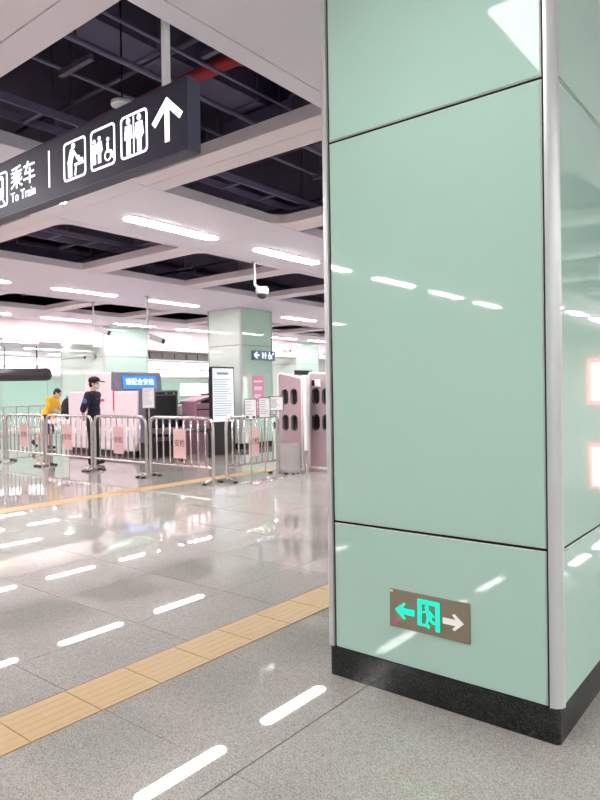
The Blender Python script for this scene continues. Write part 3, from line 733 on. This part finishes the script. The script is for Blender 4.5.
# signs on the far column
t = thing('direction_sign', 'small blue-grey direction sign with a left arrow on the far column', 'sign', (-11.235, 12.52, 2.375))
MB().box(.0, .05, -.42, .44, -.125, .115).build('plate', 'dir_blue', t)
def dicon(nm, ll, yoff):
    me = join_meshes(nm, [shape2d(l, .002) for l in ll]); stand(me, (.052, yoff, 0), '+x'); obj(nm, me, 'icon_soft', t)
mat('icon_soft', rgb(240, 244, 250), .4, emit=.8, var=0)
dicon('arrow', [[bar2(-.08, 0, .09, 0, .03)], [[(-.10, 0), (0, .09), (.025, .065), (-.045, 0), (.025, -.065), (0, -.09)]]], -.28)
dicon('toilet_pictogram', man2(-.05, -.08, .16) + man2(.05, -.08, .16, True), 0)
dicon('wheelchair_pictogram', [[circ(0, -.03, .06), circ(0, -.03, .042)], [circ(-.01, .075, .02)], [bar2(-.01, .055, .0, -.01, .022)], [bar2(0, -.005, .06, -.01, .018)], [bar2(.06, -.005, .085, -.08, .016)], [bar2(.10, .02, .15, .07, .02)]], .22)
t = thing('poster', 'pink poster with white lettering on the far green column', 'poster', (-11.236, 12.335, 1.10))
MB().box(0, .008, -.21, .21, -.25, .75).build('sheet', 'poster_pink', t)
mb = MB()
for z, w in ((.60, .16), (.45, .15), (.40, .15), (.25, .13), (.20, .10), (.05, .14), (-.05, .12)): mb.box(.0085, .0095, -.17, -.17 + 2 * w, z - .018, z + .022)
mb.build('printed_lines', 'white_plastic', t)['kind'] = 'stuff'

# ------------------------------------------------------------------ ceiling cameras
def cctv(label, x, y, zdrop, rz, style):
    t = thing('security_camera', label, 'camera', (x, y, ZC - .002), rz); d = -(ZC - zdrop)
    MB().lathe([(.05, -.02), (.06, -.002)], 16).build('ceiling_rose', 'camera_shell', t)
    smooth_by_angle(MB().tube([(0, 0, -.01), (0, 0, d)], .022, 10).build('drop_pole', 'camera_shell', t))
    MB().tube([(0, 0, d), (0, .08, d - .05)], .022, 8).build('bracket', 'camera_shell', t, True)
    if style == 'dome':
        smooth_by_angle(MB().lathe([(.05, -.02), (.10, .0), (.11, .07), (.09, .11), (.03, .12)], 18, (0, .12, d - .14)).build('housing', 'camera_shell', t))
        MB().ell((0, .12, d - .15), (.085, .085, .075), 16, 8).build('dome', 'drum_black', t, True)
    else:
        M = Matrix.Rotation(-.35, 3, 'X')
        b_ = MB().box(-.055, .055, -.04, .26, -.055, .055); b_.v = [M @ Vector(p) + Vector((0, .09, d - .09)) for p in b_.v]; b_.build('housing', 'camera_shell', t, bevel=.012)
        b_ = MB().tube([(0, .25, 0), (0, .30, 0)], .052, 14); b_.v = [M @ Vector(p) + Vector((0, .09, d - .09)) for p in b_.v]; b_.build('lens', 'drum_black', t)
        b_ = MB().box(-.065, .065, -.05, .31, .056, .066); b_.v = [M @ Vector(p) + Vector((0, .09, d - .09)) for p in b_.v]; b_.build('sunshade', 'camera_shell', t)
    return t
cctv('white dome camera on a drop pole in front of the far column', -7.18, 7.835, 3.17, math.radians(-40), 'dome')
cctv('white camera on a long drop pole above the security scanner', -11.37, 8.95, 2.74, math.radians(-60), 'bullet')
cctv('white camera on a drop pole in front of the white bulkhead', -12.95, 8.65, 3.02, math.radians(-50), 'bullet')
def wall_cam(label, loc, rz):
    t = thing('security_camera', label, 'camera', loc, rz)
    MB().tube([(0, .0, 0), (0, .04, 0)], .06, 14).build('wall_plate', 'camera_shell', t)
    MB().tube([(0, .04, 0), (0, .12, -.02)], .02, 8).build('bracket', 'camera_shell', t)
    MB().box(-.05, .05, .10, .36, -.09, .02).build('housing', 'camera_shell', t, bevel=.01)
    MB().tube([(0, .36, -.035), (0, .39, -.035)], .045, 12).build('lens', 'drum_black', t)
wall_cam('small white camera on the pale side of the broad pier', (-17.6, 11.803, 2.62), PI)
wall_cam('white camera on the bulkhead behind the pink partitions', (-17.158, 20.4, 3.15), -PI / 2)
wall_cam('white camera on the bulkhead beyond the distant pier', (-17.158, 23.2, 3.1), -PI / 2)

# ------------------------------------------------------------------ far side objects
t = thing('hanging_drum', 'black rounded drum hanging below the lower ceiling', 'hanging unit', (-21.1, 11.24, 1.93))
q = MB()
for i in range(0, 1): pass
d_ = Vector((.78, .62, 0)) * .92
pts = [-d_ * 1.35, -d_ * 1.30, -d_ * 1.2, d_ * .95, d_ * 1.05, d_ * 1.1]
smooth_by_angle(MB().tube([p + Vector((0, 0, .22)) for p in pts], [.13, .19, .215, .215, .19, .13], 18).build('body', 'drum_black', t))
for s in (-.6, .6): MB().tube([d_ * s + Vector((0, 0, .42)), d_ * s + Vector((0, 0, 1.16))], .022, 8).build('hanger_rod', 'pipe_dark', t)
t = thing('railing', 'steel railing in front of the green far wall', 'railing', (-24.8, 8.0, 0))
MB().tube([(0, 0, 1.03), (0, 16.0, 1.03)], .03, 8).build('top_rail', 'steel', t); MB().tube([(0, 0, .15), (0, 16.0, .15)], .02, 8).build('bottom_rail', 'steel', t)
pm = MB().tube([(0, 0, 0), (0, 0, 1.03)], .022, 8).mesh('baluster'); pm.materials.append(MATS['steel'])
for k in range(33): obj('baluster', pm, None, t, loc=(0, k * .5, 0))
def turnstile(y, lab):
    t = thing('ticket_gate', lab, 'ticket gate', (-20.6, y, 0), 0, 'ticket gates behind the scanner')
    MB().box(-.75, .75, -.13, .13, .0, 1.0).build('cabinet', 'steel', t, bevel=.03); MB().box(-.65, .65, -.12, .12, 1.0, 1.03).build('top', 'drum_black', t)
    MB().box(-.05, .05, -.40, -.13, .45, .95).build('paddle', 'red_line', t)
for k in range(6): turnstile(15.6 + k * .95, 'steel ticket gate with a dark top behind the scanner')
t = thing('exit_lamp', 'small green exit lamp on the white bulkhead', 'exit lamp', (-17.155, 8.45, 3.02))
MB().box(0, .06, -.40, .22, -.02, .15).build('case', 'white_plastic', t); MB().box(.06, .065, -.38, .20, 0, .13).build('lit_face', 'exit_lamp_green', t)
t = thing('display_screen', 'dark display screen in front of the distant pier', 'screen', (-16.9, 20.9, 2.30))
MB().box(-.03, .03, -.1, 1.05, -.16, .03).build('case', 'drum_black', t); MB().box(.03, .035, -.07, 1.02, -.13, .0).build('screen', 'curtain', t)
MB().box(-.25, -.03, .3, .5, -.08, -.02).build('wall_arm', 'drum_black', t)
ADX = 4.07
# advert light box on the end wall (seen mirrored in the near column)
for x, lab in ((ADX, 'tall advert light box with a pink frame on the end wall'),):
    t = thing('advert_light_box', lab, 'light box', (x, Y1, 0))
    MB().box(-1.4, 1.4, -.12, -.002, .76, 2.54).build('frame', 'ad_frame', t); MB().box(-1.22, 1.22, -.13, -.12, .92, 2.38).build('lit_panel', 'ad_glow', t)
    me = join_meshes('printed_mark', [shape2d([circ(-.8, 1.75, .22), circ(-.8, 1.75, .15)], .002), shape2d([bar2(-.2, 1.5, .9, 1.5, .1)], .002), shape2d([bar2(-.2, 1.8, .7, 1.8, .16)], .002)]); stand(me, (0, -.133, 0)); obj('printed_mark', me, 'ad_frame', t)

# ------------------------------------------------------------------ people
def blob(name, prims, m, parent, vox=.014, cut=None, smooth_it=4):
    mb = MB()
    for p in prims:
        if p[0] == 'c':
            _, a, b, ra, rb = p; a, b = Vector(a), Vector(b)
            mb.tube([a, b], [ra, rb], 14); mb.ell(a, (ra,) * 3, 14, 8); mb.ell(b, (rb,) * 3, 14, 8)
        else:
            M = Euler(p[3]).to_matrix() if len(p) > 3 else None
            mb.ell(p[1], p[2], 18, 12, M)
    me = mb.mesh(name); o_ = bpy.data.objects.new(name, me); COL.objects.link(o_)
    r = o_.modifiers.new('r', 'REMESH'); r.mode = 'VOXEL'; r.voxel_size = vox
    s = o_.modifiers.new('s', 'SMOOTH'); s.factor = .5; s.iterations = smooth_it
    me = bake(o_)
    if cut:
        bm = bmesh.new(); bm.from_mesh(me)
        for co, no in cut:
            bmesh.ops.bisect_plane(bm, geom=bm.verts[:] + bm.edges[:] + bm.faces[:], plane_co=co, plane_no=no, clear_outer=True)
            es = [e for e in bm.edges if e.is_boundary]
            if es: bmesh.ops.holes_fill(bm, edges=es)
        bm.to_mesh(me); bm.free()
    return obj(name, me, m, parent, True)
def person(label, loc, rz, P, dress):
    """P: joints (facing +Y). The body is one continuous surface, clothes are children of the figure."""
    t = thing('person', label, 'person', loc, rz)
    body = []
    hd = Vector(P['head']); nk = Vector(P['neck']); tilt = P.get('head_tilt', 0.0); R3 = Matrix.Rotation(-tilt, 3, 'X')
    def hp(x, y, z): return hd + R3 @ Vector((x, y, z))
    body += [('e', hp(0, -.012, .035), (.074, .092, .085), (-tilt, 0, 0)), ('e', hp(0, .018, -.035), (.058, .070, .075), (-tilt, 0, 0)),
             ('c', hp(0, .085, .012), hp(0, .102, -.018), .010, .014), ('e', hp(0, .075, -.062), (.026, .014, .012)), ('e', hp(0, .062, -.095), (.026, .024, .020))]
    for s in (-1, 1): body += [('e', hp(s * .077, -.01, 0), (.010, .020, .032), (-tilt, 0, 0)), ('e', hp(s * .03, .074, .024), (.018, .012, .006))]
    body += [('c', nk, hp(0, -.02, -.05), .058, .054)]
    ch, sp, pv = Vector(P['chest']), Vector(P['spine']), Vector(P['pelvis']); lean = P.get('lean', 0.0)
    body += [('e', ch, (.165, .105, .16), (-lean, 0, 0)), ('e', sp, (.135, .095, .15), (-lean, 0, 0)), ('e', pv, (.155, .11, .12)), ('c', ch, nk, .07, .06)]
    legs = []; arms = []
    for sd in ('l', 'r'):
        h, k, a, toe = [Vector(P[n + sd]) for n in ('hip_', 'knee_', 'ankle_', 'toe_')]
        legs.append((h, k, a, toe)); body += [('c', h, k, .088, .058), ('c', k, k.lerp(a, .35), .056, .056), ('c', k.lerp(a, .35), a, .055, .038), ('c', a, toe, .038, .030)]
        s_, e, w, hn = [Vector(P[n + sd]) for n in ('sho_', 'elb_', 'wri_', 'hand_')]
        arms.append((s_, e, w, hn)); body += [('c', ch + Vector((s_.x * .5, 0, .09)), s_, .07, .062), ('c', s_, e, .056, .042), ('c', e, w, .042, .028), ('c', w, w.lerp(hn, .5), .030, .036)]
        d = (hn - w).normalized(); side = Vector((1, 0, 0)) if abs(d.x) < .7 else Vector((0, 0, 1)); side = (side - d * side.dot(d)).normalized(); curl = d.cross(side)
        pc = w.lerp(hn, .5)
        for q, (off, ln) in enumerate(((-.030, .062), (-.010, .074), (.010, .070), (.029, .055))):
            b0 = pc + side * off + d * .02; b1 = b0 + d * ln * .55; b2 = b1 + (d * .7 + curl * .6) * ln * .5
            body += [('c', b0, b1, .0115, .010), ('c', b1, b2, .010, .009)]
        tb = pc - d * .02 + side * .034; body += [('c', tb, tb + (d * .5 + side * .6) * .055, .013, .010)]
    blob('body', body, 'skin', t, .011)
    for s in (-1, 1): MB().ell(hp(s * .03, .079, .008), (.012, .008, .007), 10, 6).build('eye', 'eye_dark', t, True)
    # hair
    hr = [('e', hp(0, -.022, .045), (.083, .098, .088), (-tilt, 0, 0)), ('e', hp(0, -.06, -.01), (.074, .055, .07), (-tilt, 0, 0))]
    n_ = R3 @ Vector((0, .9, -.42)); blob('hair', hr, 'hair', t, .012, [(hp(0, .055, .055), n_)], 2)
    # clothes
    g = dress.get('grow', .016)
    sh = ([('c', pv, pv + Vector((0, 0, -.1)), .15 + g, .15 + g)] if 'hem' in dress else []) + [('e', ch, (.165 + g, .105 + g, .165 + g), (-lean, 0, 0)), ('e', sp, (.140 + g, .098 + g, .17), (-lean, 0, 0)), ('e', pv + Vector((0, 0, .04)), (.158 + g, .112 + g, .13)), ('c', ch, nk - Vector((0, 0, .02)), .08, .066)]
    for s_, e, w, hn in arms:
        f = dress['sleeve']; sh += [('c', ch + Vector((s_.x * .5, 0, .09)), s_, .08, .062 + g)]
        if f <= 1: sh += [('c', s_, s_.lerp(e, f), .058 + g, .050 + g)]
        else: sh += [('c', s_, e, .058 + g, .046 + g), ('c', e, e.lerp(w, f - 1), .046 + g, .036 + g)]
    blob('shirt', sh, dress['shirt'], t, .013, [(pv + Vector((0, 0, dress.get('hem', -.06))), Vector((0, 0, -1)))], 3)
    tr = [('e', pv, (.160 + g * .6, .115 + g * .6, .125))]
    for h, k, a, toe in legs:
        f = dress['trouser']
        if f <= 1: tr += [('c', h, h.lerp(k, f), .092 + g, .078 + g)]
        else: tr += [('c', h, k, .092 + g, .064 + g), ('c', k, k.lerp(a, f - 1), .064 + g, .052 + g)]
    blob('trousers', tr, dress['trouser_mat'], t, .013, None, 3)
    for h, k, a, toe in legs:
        d = (toe - a); fwd = Vector((d.x, d.y, 0)).normalized() if dress.get('flat', True) else d.normalized()
        zt = Vector((0, 0, -.045))
        blob('shoe', [('c', a + Vector((0, 0, -.035)) - fwd * .03, toe + Vector((0, 0, .012)), .046, .040), ('c', a, a + Vector((0, 0, -.02)), .05, .05)], dress['shoe'], t, .012, [((0, 0, .002), Vector((0, 0, -1)))])
    # mask
    blob('face_mask', [('e', hp(0, .030, -.045), (.066, .078, .058), (-tilt, 0, 0))], 'mask_blue', t, .010, [(hp(0, .03, 0), R3 @ Vector((0, -1, .0)))], 2)
    return t, hp, R3, P
# guard with the hands behind the back
PG = dict(head=(0, .035, 1.635), neck=(0, 0, 1.49), chest=(0, .005, 1.30), spine=(0, .01, 1.10), pelvis=(0, 0, .95),
          hip_l=(-.085, 0, .90), knee_l=(-.10, .015, .50), ankle_l=(-.11, -.02, .09), toe_l=(-.13, .13, .045),
          hip_r=(.085, 0, .90), knee_r=(.11, .02, .50), ankle_r=(.12, .0, .09), toe_r=(.15, .15, .045),
          sho_l=(-.20, -.01, 1.41), elb_l=(-.265, -.09, 1.14), wri_l=(-.10, -.185, .98), hand_l=(.01, -.195, .93),
          sho_r=(.20, -.01, 1.41), elb_r=(.265, -.09, 1.14), wri_r=(.10, -.18, 1.0), hand_r=(-.01, -.19, .96))
FACE = math.radians(38.66 - 90)
g, hp, R3, _ = person('guard in a dark navy uniform and cap with hands behind the back', (-11.40, 7.58, 0), FACE - .12, PG,
                      dict(shirt='navy', grow=.022, sleeve=1.15, trouser=2.0, trouser_mat='navy_trouser', shoe='rubber'))
blob('cap', [('e', hp(0, -.01, .075), (.102, .122, .082))], 'navy', g, .010, [(hp(0, 0, .045), Vector((0, 0, -1)))], 2)
MB().ell(hp(0, .145, .050), (.08, .085, .013), 16, 6, Euler((-.12, 0, 0)).to_matrix()).build('cap_peak', 'navy', g, True)
for s in (-1, 1):
    MB().ell((s * .292, -.05, 1.29), (.022, .05, .06), 12, 8).build('sleeve_patch', 'patch_blue', g, True)
smooth_by_angle(MB().tube([(.150 * math.cos(a) * 1.17, .118 * math.sin(a) * 1.18, 1.0) for a in [2 * PI * i / 20 for i in range(21)]], .016, 8).build('belt', 'rubber', g))
MB().box(.05, .11, .125, .132, 1.33, 1.345).build('badge', 'steel', g)
# yellow shirt, leaning forward over the feed table
PY = dict(head=(0, .27, 1.475), head_tilt=.45, neck=(0, .16, 1.37), chest=(0, .10, 1.20), spine=(0, .04, 1.04), pelvis=(0, 0, .90), lean=.35,
          hip_l=(-.085, 0, .86), knee_l=(-.10, -.09, .47), ankle_l=(-.11, -.42, .22), toe_l=(-.11, -.36, .07),
          hip_r=(.085, 0, .86), knee_r=(.10, .10, .47), ankle_r=(.11, .06, .09), toe_r=(.12, .20, .045),
          sho_l=(-.19, .12, 1.31), elb_l=(-.22, .22, 1.06), wri_l=(-.18, .44, .98), hand_l=(-.16, .54, .96),
          sho_r=(.19, .12, 1.31), elb_r=(.22, .20, 1.06), wri_r=(.20, .40, .93), hand_r=(.18, .50, .90))
person('person in a yellow shirt and dark shorts leaning over the roller table', (-15.92, 9.20, 0), FACE + .0, PY,
       dict(shirt='yellow_cloth', sleeve=.62, trouser=.9, trouser_mat='short_dark', shoe='rubber', grow=.034, hem=-.19))
